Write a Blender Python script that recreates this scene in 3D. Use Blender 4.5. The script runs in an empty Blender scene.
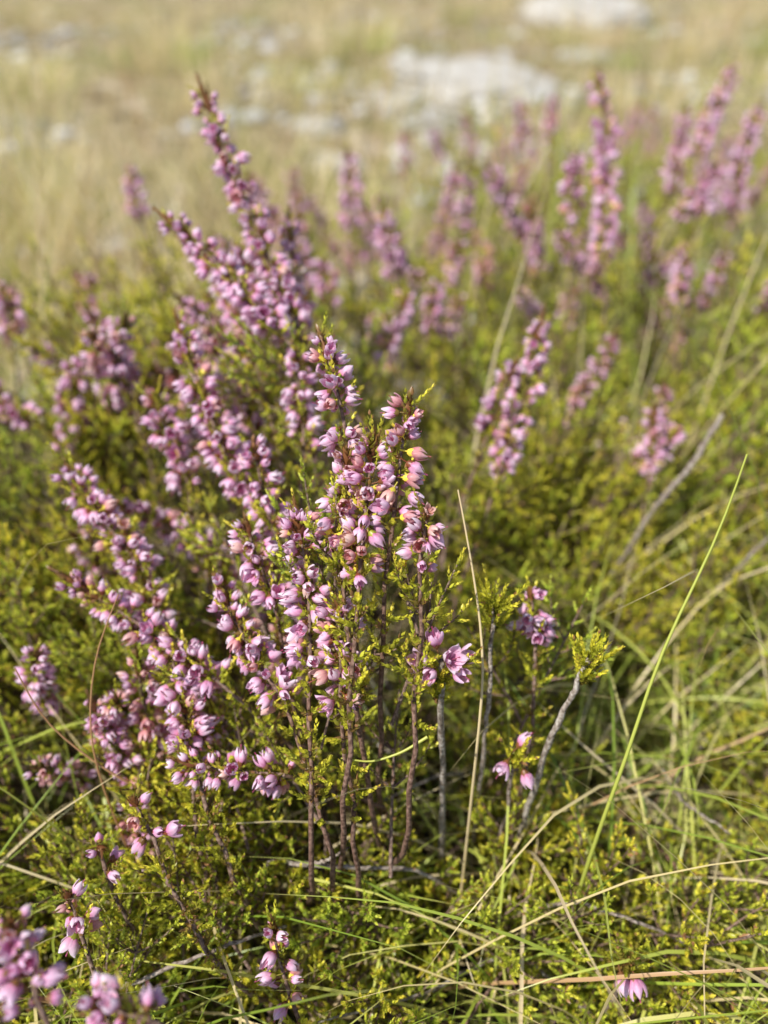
import bpy, math, random
import numpy as np
from mathutils import Vector, Matrix, noise
R = np.random.RandomState(7); random.seed(7)
sc = bpy.context.scene
sc.view_settings.view_transform='Standard'; sc.view_settings.look='None'; sc.view_settings.exposure=0
COL = sc.collection
CAMZ=.42
def nrm(v): v=np.asarray(v,float); return v/(np.linalg.norm(v,axis=-1,keepdims=True)+1e-12)

# ------------------------------------------------------------------ mesh accumulator
class Acc:
    def __init__(s): s.V=[];s.L=[];s.T=[];s.M=[];s.C=[];s.n=0
    def add(s,V,L,T,M,C):
        V=np.asarray(V,float); L=np.asarray(L); T=np.asarray(T)
        s.V.append(V); s.L.append(L+s.n); s.T.append(T)
        s.M.append(np.full(len(T),M) if np.isscalar(M) else np.asarray(M))
        C=np.asarray(C,float)
        if C.ndim==1: C=np.tile(C,(len(V),1))
        s.C.append(C); s.n+=len(V)
    def mesh(s,name,mats,smooth=True):
        V=np.concatenate(s.V);L=np.concatenate(s.L);T=np.concatenate(s.T);M=np.concatenate(s.M);C=np.concatenate(s.C)
        me=bpy.data.meshes.new(name)
        me.vertices.add(len(V)); me.vertices.foreach_set('co',V.astype(np.float32).ravel())
        me.loops.add(len(L)); me.loops.foreach_set('vertex_index',L.astype(np.int32))
        me.polygons.add(len(T)); st=np.concatenate([[0],np.cumsum(T)[:-1]]).astype(np.int32)
        me.polygons.foreach_set('loop_start',st)
        for m in mats: me.materials.append(m)
        me.polygons.foreach_set('material_index',M.astype(np.int32))
        me.polygons.foreach_set('use_smooth',np.full(len(T),smooth))
        a=me.attributes.new('v','FLOAT_COLOR','POINT')
        a.data.foreach_set('color',np.hstack([C,np.ones((len(C),1))]).astype(np.float32).ravel())
        me.update(calc_edges=True)
        return me
def obj(name,me,parent=None):
    o=bpy.data.objects.new(name,me); COL.objects.link(o)
    if parent: o.parent=parent
    return o

def bake(acc,tpl,P,MM,rnd,age):
    V,L,T,M,t=tpl; N=len(P); n=len(V)
    W=np.einsum('nij,vj->nvi',MM,V)+P[:,None,:]
    LL=(L[None,:]+(np.arange(N)*n)[:,None]).ravel()
    C=np.empty((N,n,3)); C[:,:,0]=rnd[:,None]; C[:,:,1]=t[None,:]; C[:,:,2]=age[:,None]
    acc.add(W.reshape(-1,3),LL,np.tile(T,N),np.tile(M,N),C.reshape(-1,3))

def grid_faces(nt,ns,off=0):
    L=[]
    for i in range(nt-1):
        for j in range(ns-1):
            a=off+i*ns+j; L+= [a,a+1,a+ns+1,a+ns]
    return L,[4]*((nt-1)*(ns-1))

LV=np.array([(-.16,0,0),(0,.1,0),(.16,0,0),(-.27,-.04,.42),(0,.14,.42),(.27,-.04,.42),(0,-.06,1.)])
LL_=np.array([0,1,4,3,1,2,5,4,3,4,6,4,5,6]); LT_=np.array([4,4,3,3])
LEAF=(LV,LL_,LT_,np.zeros(4,int),np.array([0,0,0,.5,.5,.5,1.]))

def flower_tpl(seed,op,mat_f=0,mat_l=1):
    r=np.random.RandomState(seed)
    V=[];L=[];T=[];M=[];t_=[]
    tt=np.linspace(0,1,7)
    Wd=np.array([.5,.74,.82,.78,.62,.38,.03])
    rad=np.array([.08,.22,.31,.345,.33,.27,.19])
    for layer in range(2):
        nt=7; ns=5 if layer==0 else 3
        for k in range(4):
            ph=k*math.pi/2+layer*math.pi/4+r.uniform(-.15,.15)
            o=op*r.uniform(.4,1.6); ln=(1 if layer==0 else .78)*r.uniform(.88,1.1)
            off=len(V)
            for i in range(nt):
                for j in range(ns):
                    s=(j/(ns-1)*2-1); q=tt[i]
                    a=ph+s*Wd[i]*(1 if layer==0 else .8)
                    rr=(rad[i]+o*.42*q**2)*(1 if layer==0 else .78)
                    rr*=1+.14*(1-abs(s))-.09*abs(s)+r.uniform(-.05,.05)+(.06 if k%2 else 0)
                    V.append((rr*math.cos(a),rr*math.sin(a),q*ln-.1*o*q**3+ .03*abs(s)))
                    t_.append(q if layer==0 else .15+.6*q)
            l,tn=grid_faces(nt,ns,off); L+=l;T+=tn;M+=[mat_f]*len(tn)
    off=len(V)
    for z,rw in ((.4,.03),(1.0,.025),(1.2,.045)):
        for j in range(3):
            V.append((rw*math.cos(j*2.1)+.03,rw*math.sin(j*2.1),z)); t_.append(0)
    for i in range(2):
        for j in range(3):
            a=off+i*3+j;b=off+i*3+(j+1)%3; L+=[a,b,b+3,a+3];T.append(4);M.append(mat_f)
    off=len(V)
    for z,rw in ((-.5,.05),(.05,.06)):
        for j in range(3): V.append((rw*math.cos(j*2.1),rw*math.sin(j*2.1),z)); t_.append(.1)
    for j in range(3):
        a=off+j;b=off+(j+1)%3; L+=[a,b,b+3,a+3];T.append(4);M.append(mat_l)
    for k in range(4):
        a=k*math.pi/2+.4; c,s=math.cos(a),math.sin(a); off=len(V)
        for v in LV:
            x,y,z=v[0]*.65,v[1]*.6,v[2]*.42
            y2=y+.06+z*.6; z2=z-.08
            V.append((-s*x+c*y2, c*x+s*y2, z2)); t_.append(.4)
        L+=list(LL_+off);T+=list(LT_);M+=[mat_l]*4
    return (np.array(V),np.array(L),np.array(T),np.array(M),np.array(t_))
FL=[flower_tpl(1,.05),flower_tpl(2,.25),flower_tpl(3,.5),flower_tpl(4,.8),flower_tpl(5,-.12)]

def tube(acc,pts,radii,sides=5,mat=0,c=(.5,.5,.5)):
    pts=np.asarray(pts,float); n=len(pts)
    tg=nrm(np.gradient(pts,axis=0)); up=np.array([.3,.9,.2]); 
    e1=nrm(np.cross(tg,up)); e2=np.cross(tg,e1)
    ang=np.arange(sides)*2*math.pi/sides
    V=(pts[:,None]+np.asarray(radii)[:,None,None]*(np.cos(ang)[None,:,None]*e1[:,None]+np.sin(ang)[None,:,None]*e2[:,None])).reshape(-1,3)
    i=np.arange(n-1)[:,None]*sides; j=np.arange(sides)[None,:]; j2=(j+1)%sides
    L=np.stack([i+j,i+j2,i+sides+j2,i+sides+j],-1).reshape(-1)
    acc.add(V,L,np.full((n-1)*sides,4),mat,c)

class Parts:
    def __init__(s): s.lf=[]; s.fl=[[] for _ in FL]
    def shoot(s,p,a,ln,leaf=.0026,spread=.75,age=.5,bend=.15,step=.0011):
        a=nrm(a); n=max(4,int(ln/step)); q=np.linspace(0,1,n)
        up=np.array([0,0,1.]); P=p+a*(ln*q)[:,None]+up*(bend*ln*q**2)[:,None]
        ax=nrm(a+up*(2*bend*q)[:,None])
        ref=np.array([.31,.77,.2]); e1=nrm(np.cross(ax,ref)); e2=np.cross(ax,e1)
        f0=R.rand()*6.28
        for side in (0,math.pi):
            ph=f0+side+(np.arange(n)%2)*math.pi/2+R.uniform(-.3,.3,n)
            o=np.cos(ph)[:,None]*e1+np.sin(ph)[:,None]*e2
            b=(spread*(1-.55*q)+R.uniform(-.15,.15,n))
            cb,sb=np.cos(b)[:,None],np.sin(b)[:,None]
            Z=ax*cb+o*sb; Y=o*cb-ax*sb; X=np.cross(Y,Z)
            sz=leaf*(1-.35*q)*R.uniform(.8,1.15,n)
            MM=np.stack([X,Y,Z],-1)*sz[:,None,None]
            s.lf.append((P,MM,R.rand(n),np.clip(age*(.45+.8*q),0,1)))
        return P[-1]
    def flower(s,p,d,size,age,kind=None):
        d=nrm(d); e1=nrm(np.cross(d,R.uniform(-1,1,3))); e2=np.cross(d,e1)
        if kind is None: kind=R.choice(len(FL),p=[.28,.30,.22,.06,.14])
        s.fl[kind].append((p,np.stack([e1,e2,d],-1)*size,R.rand(),age))
    def bake(s,acc,m_leaf,m_flow):
        if s.lf:
            P=np.concatenate([x[0] for x in s.lf]);MM=np.concatenate([x[1] for x in s.lf])
            r=np.concatenate([x[2] for x in s.lf]);a=np.concatenate([x[3] for x in s.lf])
            V,L,T,M,t=LEAF; bake(acc,(V,L,T,M*0+m_leaf,t),P,MM,r,a)
        for k,f in enumerate(s.fl):
            if f:
                V,L,T,M,t=FL[k]; M2=np.where(M==0,m_flow,m_leaf)
                bake(acc,(V,L,T,M2,t),np.array([x[0] for x in f]),np.array([x[1] for x in f]),np.array([x[2] for x in f]),np.array([x[3] for x in f]))

def bez(a,b,c,n):
    t=np.linspace(0,1,n)[:,None]; return (1-t)**2*np.asarray(a)+2*t*(1-t)*np.asarray(b)+t*t*np.asarray(c)
U=R.uniform

def spike(parts,acc,C,fsize=.0052,dens=1.0,oldp=.12,tipfrac=.22,leafy=.5,salmon=0.):
    C=np.asarray(C,float); seg=np.linalg.norm(np.diff(C,axis=0),axis=1); s=np.concatenate([[0],np.cumsum(seg)]); Ltot=s[-1]
    def at(x):
        x=np.clip(x,0,Ltot); return np.array([np.interp(x,s,C[:,k]) for k in range(3)])
    def tan(x): return nrm(at(x+.002)-at(x-.002))
    tipl=min(Ltot*tipfrac,.017); 
    xs=np.linspace(0,Ltot-.003,len(C)); tube(acc,np.array([at(x) for x in xs]),np.linspace(.0008,.0004,len(C)),5,2,(R.rand(),.5,.2))
    x=0.;az=R.rand()*6; ph=R.rand()*10; k=0; fr=U(250,480)
    while x<Ltot-tipl*.7:
        q=x/(Ltot); p=at(x);t=tan(x)
        e1=nrm(np.cross(t,np.array([.2,.5,.84]))) ;e2=np.cross(t,e1)
        az+=2.4+R.uniform(-.7,.7)
        o=math.cos(az)*e1+math.sin(az)*e2
        gap=.5+.5*math.sin(x*fr+ph)+R.uniform(-.3,.4)
        top=max(0,(x-(Ltot-tipl*2.2))/(tipl*2.2))
        if gap>.2:
            sz=fsize*R.uniform(.72,1.18)*(1-.45*top)
            down=R.uniform(.1,1.1)*(1-top)
            d=o*.9+t*(.25+.7*top)+np.array([0,0,-1.])*down+R.uniform(-.45,.45,3)
            age=1.0 if R.rand()<oldp+salmon else R.uniform(0,.5)
            parts.flower(p+nrm(d)*sz*.25+o*R.uniform(.0,.0032)+t*R.uniform(-.0015,.0015),d,sz,age)
        if R.rand()<leafy*.24:
            parts.shoot(p,nrm(o*.9+t*.8),R.uniform(.005,.010),leaf=.0025,age=R.uniform(.3,.9))
        x+=.00062/dens*R.uniform(.6,1.4); k+=1
    a=at(Ltot-tipl*1.2); b=at(Ltot-.003)
    parts.shoot(a,b-a,np.linalg.norm(b-a),leaf=.0042,spread=.6,age=.14,bend=.0,step=.0009)
    for i in range(4):
        parts.shoot(at(Ltot-tipl*U(.7,1.5)),nrm(b-a)+.45*R.uniform(-1,1,3),tipl*U(.3,.55),leaf=.0028,spread=.6,age=.2,bend=0)
    for i in range(int(Ltot/.008)):
        xx=R.uniform(0,Ltot*.9);t=tan(xx)
        parts.shoot(at(xx),t+.6*R.uniform(-1,1,3),R.uniform(.006,.011),leaf=.0026,age=R.uniform(.3,.8))

# ------------------------------------------------------------------ materials
def mat(name):
    m=bpy.data.materials.new(name); m.use_nodes=True; nt=m.node_tree
    for n in list(nt.nodes): nt.nodes.remove(n)
    return m,nt,nt.nodes,nt.links
def ramp(N,stops,interp='LINEAR'):
    r=N.new('ShaderNodeValToRGB'); r.color_ramp.interpolation=interp
    e=r.color_ramp.elements
    while len(e)<len(stops): e.new(.5)
    for x,(p,c) in zip(e,stops): x.position=p; x.color=(*c,1)
    return r
def finish(m,nt,N,K,colsock,rough=.5,trans=.35,tcol=None,spec=.4,bump=None):
    b=N.new('ShaderNodeBsdfPrincipled'); b.inputs['Roughness'].default_value=rough
    b.inputs['Specular IOR Level'].default_value=spec
    K.new(colsock,b.inputs['Base Color'])
    if bump: K.new(bump,b.inputs['Normal'])
    out=N.new('ShaderNodeOutputMaterial')
    if trans>0:
        t=N.new('ShaderNodeBsdfTranslucent'); mx=N.new('ShaderNodeMixShader'); mx.inputs[0].default_value=trans
        g=N.new('ShaderNodeGamma'); g.inputs[1].default_value=.8
        K.new(colsock,g.inputs[0]); K.new(g.outputs[0],t.inputs['Color'])
        K.new(b.outputs[0],mx.inputs[1]);K.new(t.outputs[0],mx.inputs[2]);K.new(mx.outputs[0],out.inputs[0])
    else: K.new(b.outputs[0],out.inputs[0])
def attr(N,K):
    a=N.new('ShaderNodeAttribute'); a.attribute_name='v'; s=N.new('ShaderNodeSeparateColor'); K.new(a.outputs['Color'],s.inputs[0]); return s
def mixc(N,K,f,a,b,mode='MIX'):
    m=N.new('ShaderNodeMix'); m.data_type='RGBA'; m.blend_type=mode
    if hasattr(f,'is_linked') : K.new(f,m.inputs[0])
    else: m.inputs[0].default_value=f
    for x,i in ((a,6),(b,7)):
        if hasattr(x,'is_linked'): K.new(x,m.inputs[i])
        else: m.inputs[i].default_value=(*x,1)
    return m.outputs[2]
def mapr(N,K,x,a,b,c,d):
    m=N.new('ShaderNodeMapRange'); K.new(x,m.inputs[0])
    for i,v in enumerate((a,b,c,d)): m.inputs[i+1].default_value=v
    return m.outputs[0]

def leaf_material(name,stops):
    m,nt,N,K=mat(name); s=attr(N,K)
    r=ramp(N,stops); K.new(s.outputs[2],r.inputs[0])
    br=mapr(N,K,s.outputs[0],0,1,.7,1.25)
    cb=N.new('ShaderNodeCombineColor'); [K.new(br,cb.inputs[i]) for i in range(3)]
    c=mixc(N,K,1.0,r.outputs[0],cb.outputs[0],'MULTIPLY')
    oi=N.new('ShaderNodeObjectInfo')
    f=mapr(N,K,oi.outputs['Random'],.0,1,0,.9)
    c=mixc(N,K,f,c,mixc(N,K,1.0,c,(1.32,1.03,.8),'MULTIPLY'))
    d=mapr(N,K,s.outputs[0],.935,.94,0,1)
    c=mixc(N,K,d,c,(.46,.24,.11))
    finish(m,nt,N,K,c,.36,.30,spec=.5); return m
M_LEAF=leaf_material('heather_leaf',[(0,(.22,.07,.04)),(.2,(.22,.16,.06)),(.42,(.34,.44,.05)),(.68,(.63,.74,.08)),(1,(.78,.82,.13))])

m,nt,N,K=mat('heather_flower'); s=attr(N,K)
r1=ramp(N,[(0,(.62,.14,.27)),(.2,(.86,.38,.57)),(.5,(.95,.66,.81)),(1,(.97,.86,.93))]); K.new(s.outputs[1],r1.inputs[0])
r2=ramp(N,[(0,(.50,.18,.12)),(.4,(.85,.46,.36)),(1,(.93,.70,.58))]); K.new(s.outputs[1],r2.inputs[0])
old=mapr(N,K,s.outputs[2],.5,.9,0,.85)
c=mixc(N,K,old,r1.outputs[0],r2.outputs[0])
tc=N.new('ShaderNodeTexCoord'); nz=N.new('ShaderNodeTexNoise'); nz.inputs['Scale'].default_value=900; nz.inputs['Detail'].default_value=2
K.new(tc.outputs['Object'],nz.inputs['Vector'])
v=mapr(N,K,nz.outputs[0],.3,.7,.85,1.04); cb=N.new('ShaderNodeCombineColor'); [K.new(v,cb.inputs[i]) for i in range(3)]
c=mixc(N,K,1.0,c,cb.outputs[0],'MULTIPLY')
hue=mapr(N,K,s.outputs[0],0,1,0,1)
c=mixc(N,K,hue,c,mixc(N,K,1.0,c,(.95,.73,.89),'MULTIPLY'))
finish(m,nt,N,K,c,.42,.27,spec=.4); M_FLOW=m

m,nt,N,K=mat('heather_bark'); tc=N.new('ShaderNodeTexCoord'); nz=N.new('ShaderNodeTexNoise'); nz.inputs['Scale'].default_value=700; nz.inputs['Detail'].default_value=5
K.new(tc.outputs['Object'],nz.inputs['Vector'])
r=ramp(N,[(.3,(.10,.07,.05)),(.5,(.34,.28,.23)),(.7,(.62,.57,.5))]); K.new(nz.outputs[0],r.inputs[0]); s=attr(N,K)
c=mixc(N,K,s.outputs[2],mixc(N,K,1.0,r.outputs[0],(.5,.30,.24),'MULTIPLY'),r.outputs[0])
bp=N.new('ShaderNodeBump'); bp.inputs['Distance'].default_value=.0006; bp.inputs['Strength'].default_value=.8; K.new(nz.outputs[0],bp.inputs['Height'])
finish(m,nt,N,K,c,.8,0,bump=bp.outputs[0]); M_BARK=m

def blade_material(name,stops,trans=.3,rough=.35):
    m,nt,N,K=mat(name); s=attr(N,K)
    r=ramp(N,stops); K.new(s.outputs[0],r.inputs[0])
    b=mixc(N,K,mapr(N,K,s.outputs[1],.0,.3,.6,0),r.outputs[0],(.40,.34,.15))
    e=mixc(N,K,mapr(N,K,s.outputs[1],.8,1,0,.6),b,(.6,.48,.2))
    finish(m,nt,N,K,e,rough,trans,spec=.5); return m
M_GRASS=blade_material('green_grass',[(0,(.22,.34,.04)),(.5,(.42,.52,.07)),(.85,(.66,.68,.14)),(1,(.78,.68,.28))])
M_DRY=blade_material('dry_grass_blades',[(0,(.42,.44,.12)),(.25,(.66,.56,.22)),(.6,(.88,.70,.38)),(.85,(.90,.76,.48)),(1,(.58,.33,.16))])

m,nt,N,K=mat('stony_soil'); g=N.new('ShaderNodeNewGeometry')
def nse(sc_,det=6,ro=.6):
    n=N.new('ShaderNodeTexNoise'); n.inputs['Scale'].default_value=sc_; n.inputs['Detail'].default_value=det; n.inputs['Roughness'].default_value=ro; K.new(g.outputs['Position'],n.inputs['Vector']); return n
n1=nse(2.2);n2=nse(11,8);n3=nse(160,6,.7)
r=ramp(N,[(.38,(.15,.10,.05)),(.46,(.38,.28,.14)),(.55,(.60,.47,.28)),(.66,(.76,.68,.56))]); K.new(n2.outputs[0],r.inputs[0])
c=mixc(N,K,mapr(N,K,n1.outputs[0],.48,.60,0,.7),r.outputs[0],(.30,.30,.09))
c=mixc(N,K,mapr(N,K,n3.outputs[0],.45,.65,.0,.5),c,(.20,.13,.08))
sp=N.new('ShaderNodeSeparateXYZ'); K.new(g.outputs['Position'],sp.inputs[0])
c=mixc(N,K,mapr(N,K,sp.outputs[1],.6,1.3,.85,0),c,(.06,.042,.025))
bp=N.new('ShaderNodeBump'); bp.inputs['Distance'].default_value=.01; K.new(n3.outputs[0],bp.inputs['Height'])
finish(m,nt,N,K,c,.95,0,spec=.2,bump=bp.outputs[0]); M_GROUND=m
m,nt,N,K=mat('pale_stone'); g=N.new('ShaderNodeNewGeometry'); n1=nse(14,8,.65); n2=nse(90,5,.7)
r=ramp(N,[(.3,(.40,.36,.31)),(.5,(.60,.56,.50)),(.7,(.74,.71,.65))]); K.new(n1.outputs[0],r.inputs[0])
c=mixc(N,K,mapr(N,K,n2.outputs[0],.5,.7,0,.6),r.outputs[0],(.42,.36,.25))
bp=N.new('ShaderNodeBump'); bp.inputs['Distance'].default_value=.006; K.new(n2.outputs[0],bp.inputs['Height'])
finish(m,nt,N,K,c,.9,0,spec=.2,bump=bp.outputs[0]); M_STONE=m
m,nt,N,K=mat('gravel_stone'); s=attr(N,K)
r=ramp(N,[(0,(.20,.18,.16)),(.4,(.46,.42,.36)),(.7,(.52,.52,.53)),(1,(.80,.77,.73))]); K.new(s.outputs[0],r.inputs[0])
finish(m,nt,N,K,r.outputs[0],.9,0,spec=.2); M_GRAV=m

# ------------------------------------------------------------------ ground mesh
def gh(x,y): return .018*noise.noise(Vector((x*1.7,y*1.7,0)))+.006*noise.noise(Vector((x*9,y*9,3)))
nG=200; u=np.linspace(-1,1,nG); w=np.sign(u)*(np.abs(u)*1.3+np.abs(u)**5*60)
V=[];
for yy in w:
    for xx in w: V.append((xx,yy+1.0,gh(xx,yy+1.0) + .0))
L,T=grid_faces(nG,nG); A=Acc(); A.add(V,L,T,0,(0,0,0)); obj('ground',A.mesh('ground',[M_GROUND]))

import bmesh
def stone(name,loc,size,seed,rot=0):
    bm=bmesh.new(); bmesh.ops.create_icosphere(bm,subdivisions=5,radius=1)
    for v in bm.verts:
        p=v.co.copy(); f=1+.34*noise.noise(p*1.2+Vector((seed,0,0)))+.16*noise.noise(p*3.5+Vector((0,seed,0)))+.05*noise.noise(p*10)
        q=p*f; q.z=math.copysign(min(abs(q.z),.55+.2*noise.noise(p*2+Vector((seed,seed,0)))),q.z)
        v.co=Vector((q.x*size[0],q.y*size[1],q.z*size[2]))
    me=bpy.data.meshes.new(name); bm.to_mesh(me); bm.free(); me.materials.append(M_STONE)
    for p in me.polygons: p.use_smooth=True
    o=obj(name,me); o.location=loc; o.rotation_euler=(0.04,.05,rot); return o
STN=[((.28,2.7,.01),(.25,.26,.06),3,.15),((.98,4.6,.03),(.28,.4,.09),8,-.2),((.12,2.1,.0),(.09,.06,.045),12,.6),((.27,1.75,.01),(.06,.09,.055),17,1.1),
((-.16,2.1,.0),(.07,.05,.04),22,.2),((.72,3.3,.0),(.10,.08,.04),29,.2),((-.72,1.35,.0),(.08,.09,.04),31,.9),((-.1,1.75,.0),(.05,.06,.03),35,.9),((.06,2.45,.0),(.07,.05,.03),41,.9)]
for a in STN: stone('stone',*a)
def clear(x,y):
    for (l,s_,_,_) in STN:
        if ((x-l[0])/(s_[0]*1.0))**2+((y-l[1]+.03)/(s_[1]*1.15))**2<1: return False
    return True
def ico_np():
    bm=bmesh.new(); bmesh.ops.create_icosphere(bm,subdivisions=2,radius=1); V=np.array([v.co[:] for v in bm.verts]); L=np.array([v.index for f in bm.faces for v in f.verts]); n=len(bm.faces); bm.free()
    return V,L,np.full(n,3)
IV,IL,IT=ico_np(); A=Acc()
for k in range(5):
    f=np.array([1+.35*noise.noise(Vector(v)*1.6+Vector((k*7.,0,0))) for v in IV])[:,None]
    tpl=(IV*f*np.array([1,.8,.5]),IL,IT,np.zeros(len(IT),int),np.zeros(len(IV)))
    n=1000; y=.7+R.rand(n)**1.3*4.2; x=(R.rand(n)-.5)*(1.2+y*1.3)
    keep=np.array([noise.noise(Vector((a*1.8,b*1.8,9.)))>-.0 for a,b in zip(x,y)]); x,y=x[keep],y[keep]; n=len(x)
    P=np.stack([x,y,np.array([gh(a,b) for a,b in zip(x,y)])+.003],1)
    a=R.rand(n)*6.28; sz=.008+.030*R.rand(n)**2.6
    MM=np.zeros((n,3,3)); MM[:,0,0]=np.cos(a);MM[:,0,1]=-np.sin(a);MM[:,1,0]=np.sin(a);MM[:,1,1]=np.cos(a);MM[:,2,2]=1
    bake(A,tpl,P,MM*sz[:,None,None],R.rand(n),R.rand(n))
obj('gravel',A.mesh('gravel',[M_GRAV]))

# ------------------------------------------------------------------ grass blades
def blades(acc,roots,heading,lean,length,width,droop,rnd,nseg=8):
    N=len(roots); q=np.linspace(0,1,nseg+1)
    ang=lean[:,None]+droop[:,None]*q[None]**1.3
    seg=(length/nseg)[:,None]
    dx=np.sin(ang)*seg; dz=np.cos(ang)*seg
    wob=np.cumsum(R.uniform(-.35,.35,(N,nseg+1)),1)*.5
    hd=heading[:,None]+wob*q
    sx=np.cumsum(dx*np.cos(hd),1); sy=np.cumsum(dx*np.sin(hd),1); hz=np.cumsum(dz,1)-dz
    P=np.stack([roots[:,0:1]+sx,roots[:,1:2]+sy,roots[:,2:3]+hz],-1)
    P[...,2]=np.maximum(P[...,2],.004)
    tw=heading[:,None]+R.uniform(-1,1,(N,1))+R.uniform(-1.2,1.2,(N,1))*q
    side=np.stack([-np.sin(tw),np.cos(tw),R.uniform(-.5,.5,(N,1))+0*tw],-1); side=nrm(side)
    wd=(width[:,None]*np.minimum(1,(1-q)*2.2+.06)[None])[...,None]
    nrmv=np.cross(side,np.array([0,0,1.])); 
    V=np.stack([P-side*wd*.5,P+nrm(nrmv+1e-6)*wd*.18,P+side*wd*.5],2)
    V=V.reshape(-1,3); n=(nseg+1)*3
    i=np.arange(nseg)[:,None]*3+np.arange(2)[None]; f=np.stack([i,i+1,i+4,i+3],-1).reshape(-1)
    L=(f[None]+(np.arange(N)*n)[:,None]).ravel()
    C=np.empty((N,nseg+1,3,3)); C[...,0]=rnd[:,None,None]; C[...,1]=q[None,:,None]; C[...,2]=.5
    acc.add(V,L,np.full(N*nseg*2,4),0,C.reshape(-1,3))
def scat(n,x0,x1,y0,y1): 
    x=R.uniform(x0,x1,n);y=R.uniform(y0,y1,n); return np.stack([x,y,np.array([gh(a,b) for a,b in zip(x,y)])],1)
G=Acc()
def gpatch(acc,n,x0,x1,y0,y1,l0,l1,w0,w1,d0=.6,d1=2.0,ln0=0,ln1=.6,r0=0,r1=1,z0=0,z1=0,patchy=0,nseg=8):
    Rt=scat(n,x0,x1,y0,y1)
    Rt[:,2]+=U(z0,z1+1e-9,len(Rt))
    dp=.8*Rt[:,1]+.6*(.42-.12-Rt[:,2]*.5); Rt=Rt[dp>.22]
    if y1>1.2: Rt=Rt[np.array([clear(a,b) for a,b,_ in Rt])]
    if patchy:
        k=np.array([noise.noise(Vector((a*2.3,b*2.3,4.)))+noise.noise(Vector((a*7,b*7,4.)))*.5+U(-.2,.2)>-patchy for a,b,_ in Rt]); Rt=Rt[k]
    n=len(Rt)
    blades(acc,Rt,U(0,6.28,n),U(ln0,ln1,n),U(l0,l1,n),U(w0,w1,n),U(d0,d1,n),U(r0,r1,n),nseg)
def tufts(acc,n,x0,x1,y0,y1,nb,l0,l1,w0,w1,r0,r1,rad=.03):
    C=scat(n,x0,x1,y0,y1)
    for c in C:
        if not clear(c[0],c[1]+.12) or not clear(c[0],c[1]): continue
        k=int(nb*U(.6,1.4)); Rt=c+np.stack([R.normal(0,rad,k),R.normal(0,rad,k),np.zeros(k)],1); l=U(l0,l1); rc=U(r0,r1)
        blades(acc,Rt,np.arctan2(Rt[:,1]-c[1],Rt[:,0]-c[0])+U(-.6,.6,k),U(0,.5,k),l*U(.5,1.2,k),U(w0,w1,k),U(.2,1.4,k),np.clip(rc+U(-.15,.15,k),0,1),5)
gpatch(G,1150,.02,.42,.08,.42,.08,.20,.0008,.0017,.8,2.4,0,.9,z0=.0,z1=.07)
gpatch(G,400,.03,.35,.09,.34,.08,.18,.0008,.0016,1.,2.6,.4,1.3,.4,1,z0=.04,z1=.10)
gpatch(G,800,-.30,-.02,.08,.26,.07,.18,.0007,.0015,.6,2.2,z0=0,z1=.07)
gpatch(G,480,-.45,-.12,.25,.6,.14,.27,.0009,.0018,.3,1.2)
gpatch(G,600,.1,.65,.32,.95,.18,.32,.001,.0022,.2,1.3,r0=.3)
gpatch(G,3000,-1.9,2.2,.7,4.0,.03,.10,.002,.004,.3,1.4,patchy=-.08,nseg=5)
tufts(G,34,-1.6,1.8,.9,3.6,55,.06,.14,.002,.004,.2,1,.05)
def strand(acc,pts,w,rnd):
    pts=np.array(pts,float); t=np.linspace(0,len(pts)-1,16); i=np.arange(len(pts))
    P=np.stack([np.interp(t,i,pts[:,k]) for k in range(3)],1)
    for _ in range(3): P[1:-1]=.25*P[:-2]+.5*P[1:-1]+.25*P[2:]
    tube(acc,P,np.linspace(w*.4,w,16),5,0,(rnd,.5,.5))
strand(G,[(.113,.21,.285),(.107,.20,.258),(.089,.180,.228),(.080,.162,.198),(.072,.152,.165),(.07,.15,.06)],.0009,.75)
strand(G,[(-.014,.160,.200),(-.004,.159,.199),(.006,.160,.203),(.014,.163,.207)],.0006,.85)
obj('grass',G.mesh('grass',[M_GRASS]))
D=Acc()
gpatch(D,8500,-2.6,3.0,.62,5.2,.03,.10,.0018,.0040,.2,1.7,0,1.0,patchy=.08,nseg=5)
tufts(D,120,-2.2,2.6,.8,4.5,55,.07,.20,.002,.004,0,1,.04)
tufts(D,50,-1.0,-.1,.6,1.6,45,.10,.24,.0015,.0028,0,1,.03)
gpatch(D,900,-.9,-.05,.55,1.3,.08,.26,.001,.0025,.2,1.3,0,.7)
gpatch(D,260,-.6,1.2,.9,3.0,.25,.5,.002,.0035,.1,.6,0,.3)
gpatch(D,620,.0,.42,.08,.42,.08,.22,.0007,.0015,.5,2.2,.1,1.2,.3,1,z0=0,z1=.09)
gpatch(D,420,-.35,.0,.08,.35,.08,.22,.0006,.0014,.5,2.2,.1,1.2,.3,1,z0=0,z1=.08)
gpatch(D,480,-.35,.65,.3,.95,.2,.38,.0008,.0018,.2,1.0,.0,.6,.3,.95)
strand(D,[(.024,.212,.270),(.026,.205,.262),(.0306,.191,.241),(.033,.178,.222),(.0306,.164,.200),(.03,.16,.1)],.0006,.7)
strand(D,[(-.125,.185,.215),(-.118,.178,.195),(-.10,.172,.178),(-.085,.17,.165),(-.06,.18,.12)],.0006,1.)
strand(D,[(-.09,.20,.235),(-.10,.19,.215),(-.103,.175,.19),(-.098,.165,.16),(-.09,.16,.08)],.0005,1.)
obj('dry_grass',D.mesh('dry_grass',[M_DRY]))

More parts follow.
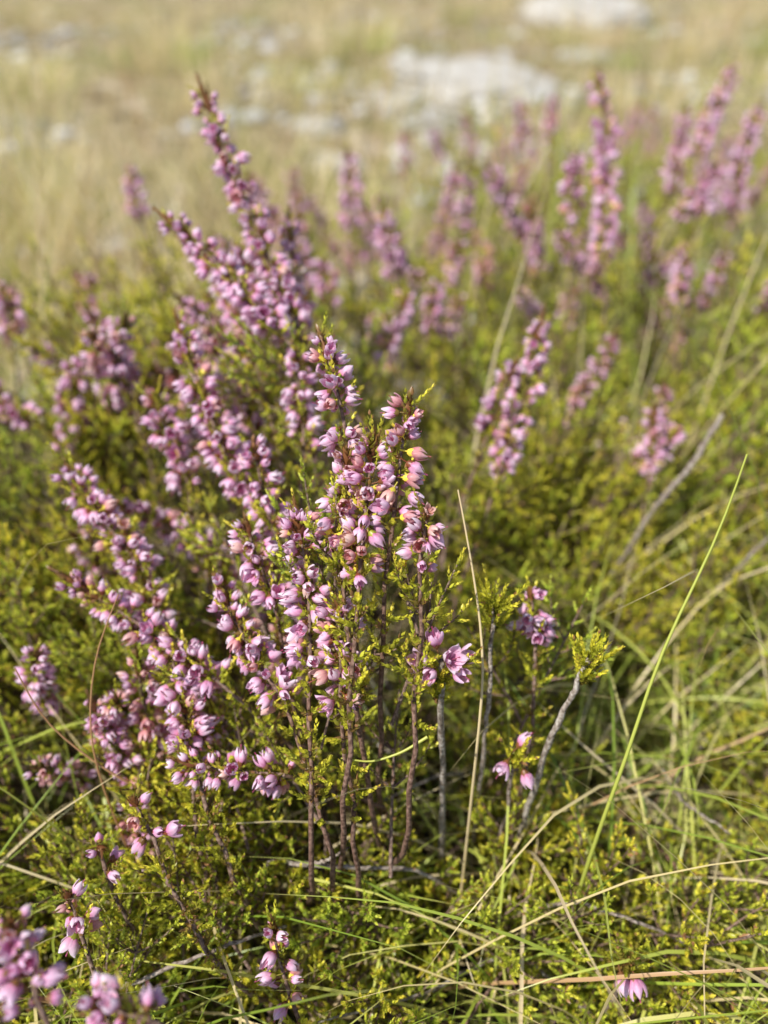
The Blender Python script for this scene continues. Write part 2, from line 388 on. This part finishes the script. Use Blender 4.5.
# ------------------------------------------------------------------ heather
plants=[]
for nme,loc in (('heather_plant',(0,0,0)),('heather_plant',(0,0,0))):
    e=bpy.data.objects.new(nme,None); e.empty_display_size=.05; e.location=loc; COL.objects.link(e); plants.append(e)
MATS=[M_LEAF,M_FLOW,M_BARK]
def make_bough(seed,ln=.09):
    parts=Parts(); A=Acc(); 
    b=U(-.014,.014,2); n=12
    C=bez((0,0,0),(b[0]*.2,b[1]*.2,ln*.5),(b[0],b[1],ln),n)
    tube(A,C,np.linspace(.0011,.0004,n),5,2,(.5,.5,.3))
    def dress(C,start,step,l0,l1,agek):
        s=np.concatenate([[0],np.cumsum(np.linalg.norm(np.diff(C,axis=0),axis=1))]); Lt=s[-1]; x=start; az=U(0,6)
        while x<Lt:
            p=np.array([np.interp(x,s,C[:,k]) for k in range(3)]); t=nrm(C[-1]-C[0]); e1=nrm(np.cross(t,[.2,.9,.1])); e2=np.cross(t,e1)
            az+=2.4+U(-.4,.4); o=math.cos(az)*e1+math.sin(az)*e2
            parts.shoot(p,o*U(.6,1.1)+t*.8,U(l0,l1)*(1-.35*x/Lt),leaf=.0034,spread=.62,age=agek*(.6+.5*x/Lt)*U(.8,1.15),step=.0013)
            x+=step*U(.6,1.4)
        parts.shoot(C[-1]-nrm(C[-1]-C[-2])*.004,C[-1]-C[-2],.009,leaf=.0031,age=agek)
    dress(C,.028,.0047,.005,.011,.75)
    az=U(0,6)
    for i in range(6):
        z=U(.3,.78); p=C[int(z*(n-1))]; az+=2.4; o=np.array([math.cos(az),math.sin(az),0]); l=U(.022,.042)*(1.2-z*.6)
        c2=bez(p,p+o*l*.5+np.array([0,0,l*.3]),p+o*l*.75+np.array([0,0,l*.85]),8)
        tube(A,c2,np.linspace(.0007,.0003,8),4,2,(.5,.5,.2)); dress(c2,.007,.0037,.004,.008,.9)
    parts.bake(A,0,1); return A.mesh('leafy_branch_%d'%seed,MATS)
BOUGH=[make_bough(i,U(.075,.1)) for i in range(9)]
def make_spike_mesh(i):
    parts=Parts();A=Acc(); l=U(.032,.06); b=U(-.014,.014,2)
    C=bez((0,0,0),(0,0,l*.5),(b[0],b[1],l),10)
    spike(parts,A,C,salmon=.3 if i%3==0 else 0.,dens=U(.7,.9)); parts.bake(A,0,1); return A.mesh('flower_spike_%d'%i,MATS)
SPK=[make_spike_mesh(i) for i in range(7)]

def place(me,name,p,d,s,parent):
    d=Vector(d).normalized(); q=d.to_track_quat('Z','Y'); 
    o=obj(name,me,parent); o.matrix_world=Matrix.Translation(Vector(p))@q.to_matrix().to_4x4()@Matrix.Rotation(U(0,6.28),4,'Z')@Matrix.Scale(s,4); return o
def canopy(x,y):
    ys=[.05,.12,.17,.25,.35,.6,.9,1.3,1.7]
    hl=np.interp(y,ys,[.07,.12,.145,.195,.23,.215,.16,.10,.06]); hr=np.interp(y,ys,[.08,.125,.13,.145,.185,.215,.19,.14,.08])
    t=np.clip((x+.04)/.06,0,1); h=hl*(1-t)+hr*t
    h+=.026*noise.noise(Vector((x*9,y*9,5)))+.022*noise.noise(Vector((x*25,y*25,1)))
    return h
def back(x): return np.interp(x,[-.5,-.25,-.1,.05,.3,.7],[.42,.55,.75,1.0,1.35,1.5])
STEMS=Acc()
def stem_down(p,d,rootpull,rad=.0011,c=.5):
    p=np.array(p,float); d=nrm(d); r=np.array([p[0]*.75+rootpull[0]*.25,p[1]*.75+rootpull[1]*.25,0]); 
    ctrl=p-d*p[2]*.55
    C=bez(r,ctrl,p,14); C[1:-1]+=U(-.0012,.0012,(12,3)); tube(STEMS,C,np.linspace(rad*1.7,rad*.8,14),5,0,(.5,.5,c)); return C
def dep(p): return .8*p[1]+.6*(CAMZ-p[2])
for n,y0,y1,sc0 in ((1080,.07,.32,.85),(560,.32,.62,1.15),(380,.62,1.5,1.7)):
    for _ in range(n):
        y=U(y0,y1); x=U(-.62,.95) if y0>.6 else U(-.22-y*.55,.24+y*.7)
        if y>back(x)+U(-.10,.05): continue
        h=canopy(x,y)
        if x>.09 and y<.30 and R.rand()<.6: continue
        if -.05<x<.045 and .17<y<.31 and R.rand()<.8: continue
        if noise.noise(Vector((x*11,y*11,12)))<-.14: continue
        tilt=np.array([(x-.01)*1.3,(y-.33)*.9,1.0])+np.array([U(-.5,.5),U(-.5,.5),0])
        if y>.6: tilt=np.array([U(-.4,.4),U(-.4,.4),1.])
        d=nrm(tilt); s=sc0*U(.7,1.2); z=h*U(.78,1.12); tip=np.array([x,y,z]); base=tip-d*.088*s
        if base[2]<-.03: base[2]=-.03
        if dep(tip)<.235: continue
        par=plants[0] if y<.62 else plants[1]
        place(BOUGH[R.randint(9)],'leafy_branch',base,d,s,par)
        if base[2]>.02 and R.rand()<.7: stem_down(base,d,(.02,.33) if y<.62 else (x,y))
def gspikes(n,x0,x1,y0,y1,dz0,dz1,s0=.9,s1=1.15):
    for _ in range(n):
        x=U(x0,x1);y=U(y0,y1)
        if y>back(x)+.03: continue
        z=canopy(x,y)+U(dz0,dz1); d=nrm(np.array([(x-.01)*1.2-.05,(y-.35)*.5,1.])+np.array([U(-.6,.5),U(-.4,.4),0]))
        p=np.array([x,y,z]); 
        if dep(p)<.27: continue
        par=plants[0] if y<.62 else plants[1]
        place(SPK[R.randint(7)],'flower_spike',p,d,U(s0,s1),par); stem_down(p,d,(x,y),.0008,.2)
gspikes(22,-.14,-.03,.26,.42,-.045,.0)
gspikes(12,-.32,-.12,.3,.52,-.045,-.01,.7,1.)
gspikes(26,-.12,.06,.45,.85,-.035,.0,.8,1.1)
gspikes(52,.05,.6,.55,1.25,-.03,.02,.8,1.15)
gspikes(26,.10,.42,.34,.6,-.03,.0,.7,1.)
gspikes(12,-.14,-.02,.15,.26,-.03,.0,.8,.95)

H=[((-.085,.407,.363),(-.034,.315,.273),.8,.05),((-.099,.350,.320),(-.047,.310,.284),1,.05),((-.087,.315,.290),(-.058,.262,.237),1.1,.08),
((-.084,.383,.297),(-.060,.337,.269),.9,.05),((-.045,.392,.309),(-.046,.341,.258),.6,.1),((-.023,.254,.309),(-.011,.220,.272),.8,.1),
((.009,.224,.302),(.003,.1985,.268),.75,.3),((-.003,.216,.292),(-.0075,.189,.2555),1.,.4),((.014,.202,.273),(.011,.190,.257),1,.35),
((-.0125,.218,.285),(-.014,.198,.2586),.9,.4),((-.130,.270,.246),(-.093,.2345,.216),.9,.1),((-.127,.228,.224),(-.059,.189,.205),.9,.1),
((-.049,.224,.2526),(-.0375,.2019,.231),1.1,.05),((-.030,.213,.268),(-.024,.179,.2255),1.1,.1),((-.0156,.189,.247),(-.014,.168,.219),1,.1),
((-.060,.212,.236),(-.033,.1746,.211),1,.1),((-.079,.2085,.2147),(-.068,.176,.188),.7,.1),
((.138,.590,.3405),(.130,.478,.258),.9,.05),((.119,.536,.301),(.1175,.511,.268),1,.05),((.0765,.3644,.2726),(.052,.299,.219),.9,.1),((.063,.3395,.256),(.049,.319,.228),1,.1),
((.142,.371,.215),(.140,.3476,.1836),1.1,.2),((.158,.363,.2045),(.134,.351,.188),1.1,.2),
((.276,.7085,.331),(.237,.643,.277),1,.1),((.286,.6677,.310),(.2546,.595,.247),1,.1),((.237,.685,.300),(.218,.625,.253),1,.1),((.228,.585,.2836),(.217,.5625,.253),1,.1),((.199,.518,.244),(.192,.499,.218),1,.1),
((.136,.890,.2736),(.136,.857,.2296),1,.1),((.173,.893,.278),(.166,.863,.2376),1,.1),((-.029,.647,.283),(-.0255,.609,.232),1,.1),((0,.515,.2736),(.007,.491,.241),1,.1),
((-.10,.634,.265),(-.0915,.6136,.238),1,.1),((-.173,.585,.2836),(-.168,.5624,.253),1,.1),((-.037,.496,.248),(-.037,.4795,.226),1,.1),((-.058,.573,.267),(-.054,.53,.21),.7,.1),
((.0146,.435,.25),(-.001,.413,.2206),1,.1),((.035,.489,.238),(.029,.468,.211),1,.1),((.068,.609,.232),(.076,.582,.196),1,.8),((.1095,.6226,.250),(.106,.602,.223),1,.8),
((-.216,.438,.254),(-.2075,.4214,.232),1,.2),((-.162,.376,.2214),(-.157,.362,.2024),.9,.2),((-.132,.367,.2427),(-.125,.355,.233),1,.1),((-.192,.3536,.2248),(-.177,.3476,.2168),1,.1),
((-.0805,.321,.265),(-.0696,.291,.2247),1.1,.1),((-.067,.337,.2695),(-.056,.305,.226),1.1,.1),((-.069,.371,.2986),(-.053,.352,.273),1.2,.05),((-.042,.353,.291),(-.038,.334,.266),1.1,.05),
((.053,.216,.225),(.055,.204,.209),1.1,.05),((-.074,.1658,.191),(-.0335,.1627,.187),.8,.1),((-.071,.1845,.199),(-.066,.174,.185),.9,.1),
((-.0825,.153,.190),(-.0745,.144,.1787),.5,.1),((-.094,.144,.1787),(-.091,.139,.170),.5,.1),((-.1,.129,.1755),(-.095,.1216,.1655),.5,.2),
((-.096,.0995,.219),(-.087,.0868,.202),1,.1),((-.076,.0868,.202),(-.0585,.0838,.198),1,.1),((-.037,.130,.1605),(-.03,.113,.137),.45,.3),
((-.105,.250,.232),(-.088,.222,.205),.8,.1),((-.050,.260,.262),(-.042,.236,.236),1,.1),((-.100,.30,.262),(-.082,.275,.228),.9,.1),((-.036,.30,.280),(-.032,.275,.250),.9,.1)]
parts=Parts(); SP=Acc()
def clothe(C,q0,q1,step=.0022,l0=.005,l1=.011,age=.7):
    s=np.concatenate([[0],np.cumsum(np.linalg.norm(np.diff(C,axis=0),axis=1))]); Lt=s[-1]; x=Lt*q0; az=U(0,6)
    while x<Lt*q1:
        p=np.array([np.interp(x,s,C[:,k]) for k in range(3)]); az+=2.4
        parts.shoot(p,np.array([math.cos(az),math.sin(az),U(.3,1.6)]),U(l0,l1),leaf=.0030,age=age*U(.5,1.2)); x+=step*U(.3,1.9)
for T_,B_,dn,old in H:
    T_=np.array(T_);B_=np.array(B_); d=T_-B_; l=np.linalg.norm(d)
    sag=np.array([0,0,-.06*l])*(1 if abs(d[0])>abs(d[2])*.6 else .2)+U(-.09,.09,3)*l
    C=bez(B_,(T_+B_)/2+sag,T_,14)
    far=T_[1]>.42
    spike(parts,SP,C,fsize=.0053 if not far else .0058,dens=dn*(.85 if far else 1.),oldp=old,leafy=.6 if not far else .2)
    dd=nrm(d); 
    if dd[2]<.35: dd=nrm(dd+np.array([0,0,.6]))
    if B_[1]<.11: stem_down(B_,dd,(-.12,.12),.0009,.2)
    else:
        mid=(-.04<B_[0]<.03 and B_[1]<.225)
        S=stem_down(B_,nrm(dd+U(-.25,.25,3)),(U(-.12,.12),.50 if mid else .40) if not far else B_,.0009,.1 if mid else .25)
        clothe(S,(.84 if mid else .66) if not far else .6,1.0,.0026 if not far else .005)
        if not far:
            for k in range(1 if mid else 2):
                s_=U(.45,.75); off=np.array([U(-.016,.016),U(.004,.022),-U(.008,.04)])
                p=B_+off-dd*.06*s_
                place(BOUGH[R.randint(9)],'leafy_branch',p,nrm(dd+U(-.45,.45,3)),s_,plants[0])
def rosette(p,n,l0,l1,age=.8,spread=1.0):
    p=np.array(p,float)
    for i in range(n):
        a=i*2.4+U(-.3,.3); el=U(.15,1.)*spread; parts.shoot(p+np.array([0,0,-.004*R.rand()]),np.array([math.cos(a)*el,math.sin(a)*el,.8]),U(l0,l1),leaf=.0031,age=age*U(.6,1.05))
def twig(pts,r0,r1,c=1.):
    pts=np.array(pts,float); t=np.linspace(0,len(pts)-1,26); P=np.stack([np.interp(t,np.arange(len(pts)),pts[:,k]) for k in range(3)],1)
    for _ in range(2): P[1:-1]=.25*P[:-2]+.5*P[1:-1]+.25*P[2:]
    P[1:-1]+=U(-.0004,.0004,(24,3)); rr=np.linspace(r0,r1,26)*(1+U(-.16,.16,26)); tube(STEMS,P,rr,7,0,(.5,.5,c))
twig([(.025,.178,.0),(.0237,.176,.12),(.021,.175,.17),(.0185,.174,.222),(.018,.174,.231)],.0014,.0010)
rosette((.018,.174,.222),16,.007,.012,.9); rosette((.017,.175,.214),9,.006,.010,.8)
for o,k,s in (((-.0065,-.002,.004),3,.0066),((.003,-.003,.006),3,.0068),((.0075,.001,.003),2,.0062),((-.002,.004,.0075),2,.0062),((.0055,-.0045,.001),1,.006),((-.0035,-.005,.0015),1,.006)):
    o=np.array(o); parts.flower(np.array((.018,.174,.229))+o*.7,o+np.array([0,-.002,.001]),s,U(0,.2),k)
twig([(.050,.175,.0),(.053,.176,.12),(.057,.175,.187),(.063,.178,.210),(.067,.180,.226)],.0013,.0009)
rosette((.067,.180,.222),14,.008,.014,.9); rosette((.0665,.180,.217),10,.007,.011,.8)
twig([(.038,.19,.0),(.037,.183,.16),(.0365,.185,.205),(.037,.198,.232)],.0010,.0007,.9)
rosette((.037,.198,.23),12,.008,.014,.8); rosette((.037,.197,.224),8,.007,.012,.7)
for o in ((-.003,-.002,.0),(.003,-.003,-.004),(.001,.002,.003)):
    parts.flower(np.array((.046,.173,.183))+np.array(o),np.array(o)*200+np.array([0,-.3,-.4]),.006,.1,R.choice([0,1,2]))
rosette((.046,.173,.182),9,.006,.01); stem_down((.046,.173,.18),(0,0,1),(.03,.25),.0009,.6)
for o in ((0,0,0),(.004,-.001,.001)): parts.flower(np.array((.08,.1227,.133))+np.array(o),(.1,-.5,-.3),.0068,.1,1)
rosette((.083,.126,.132),10,.008,.014,.5); stem_down((.083,.126,.13),(0,0,1),(.06,.2),.0009,.6)
twig([(-.06,.165,.06),(-.045,.16,.138),(-.03,.155,.145),(-.01,.155,.142),(.012,.158,.136),(.03,.162,.11)],.0010,.0007,.9)
twig([(-.03,.155,.145),(-.02,.152,.152),(-.012,.15,.164)],.0007,.0004,.9)
twig([(-.10,.12,.12),(-.075,.122,.136),(-.05,.13,.14),(-.035,.14,.13)],.0009,.0006,.8)
twig([(.16,.33,.23),(.145,.315,.21),(.13,.31,.19),(.115,.31,.14),(.10,.31,.06)],.0014,.001,.8)
twig([(.20,.30,.20),(.185,.30,.18),(.17,.305,.14),(.15,.31,.06)],.0012,.001,.8)
twig([(.05,.15,.12),(.07,.148,.132),(.09,.14,.133),(.12,.14,.11)],.0008,.0005,.7)
for i in range(90):
    p=np.array([U(-.2,.3),U(.12,.4),U(.04,.14)]); d=nrm(np.array([U(-1,1),U(-1,1),U(-.2,.6)])); l=U(.03,.08)
    twig([p,p+d*l*.5+U(-.006,.006,3),p+d*l],.0009,.0004,R.rand())
parts.bake(SP,0,1)
obj('flower_stems',SP.mesh('flower_stems',MATS),plants[0])
obj('woody_stems',STEMS.mesh('woody_stems',[M_BARK]),plants[0])

# ------------------------------------------------------------------ light, sky, camera
EL,AZ=math.radians(54),math.radians(-122)
w=bpy.data.worlds.new('World'); sc.world=w; w.use_nodes=True; N=w.node_tree.nodes; K=w.node_tree.links
sky=N.new('ShaderNodeTexSky'); sky.sky_type='NISHITA'; sky.sun_disc=False; sky.sun_elevation=EL; sky.sun_rotation=AZ
bg=N['Background']; bg.inputs[1].default_value=.12; K.new(sky.outputs[0],bg.inputs[0])
sl=bpy.data.lights.new('sun','SUN'); sl.energy=5.0; sl.angle=math.radians(.5); sl.color=(1,.97,.90)
so=bpy.data.objects.new('sun',sl); COL.objects.link(so)
sd=Vector((math.cos(EL)*math.sin(AZ),math.cos(EL)*math.cos(AZ),math.sin(EL))); so.rotation_euler=sd.to_track_quat('Z','Y').to_euler(); so.location=sd*5
cd=bpy.data.cameras.new('camera'); co=bpy.data.objects.new('camera',cd); COL.objects.link(co)
cd.sensor_fit='VERTICAL'; cd.sensor_height=36; cd.lens=28.125; cd.clip_start=.01; cd.clip_end=300
co.location=(0,0,CAMZ); co.rotation_euler=(math.pi/2-math.asin(.6),0,0)
cd.dof.use_dof=True; cd.dof.focus_distance=.252; cd.dof.aperture_fstop=4.6; cd.dof.aperture_blades=0
sc.camera=co
print('objects',len(bpy.data.objects))
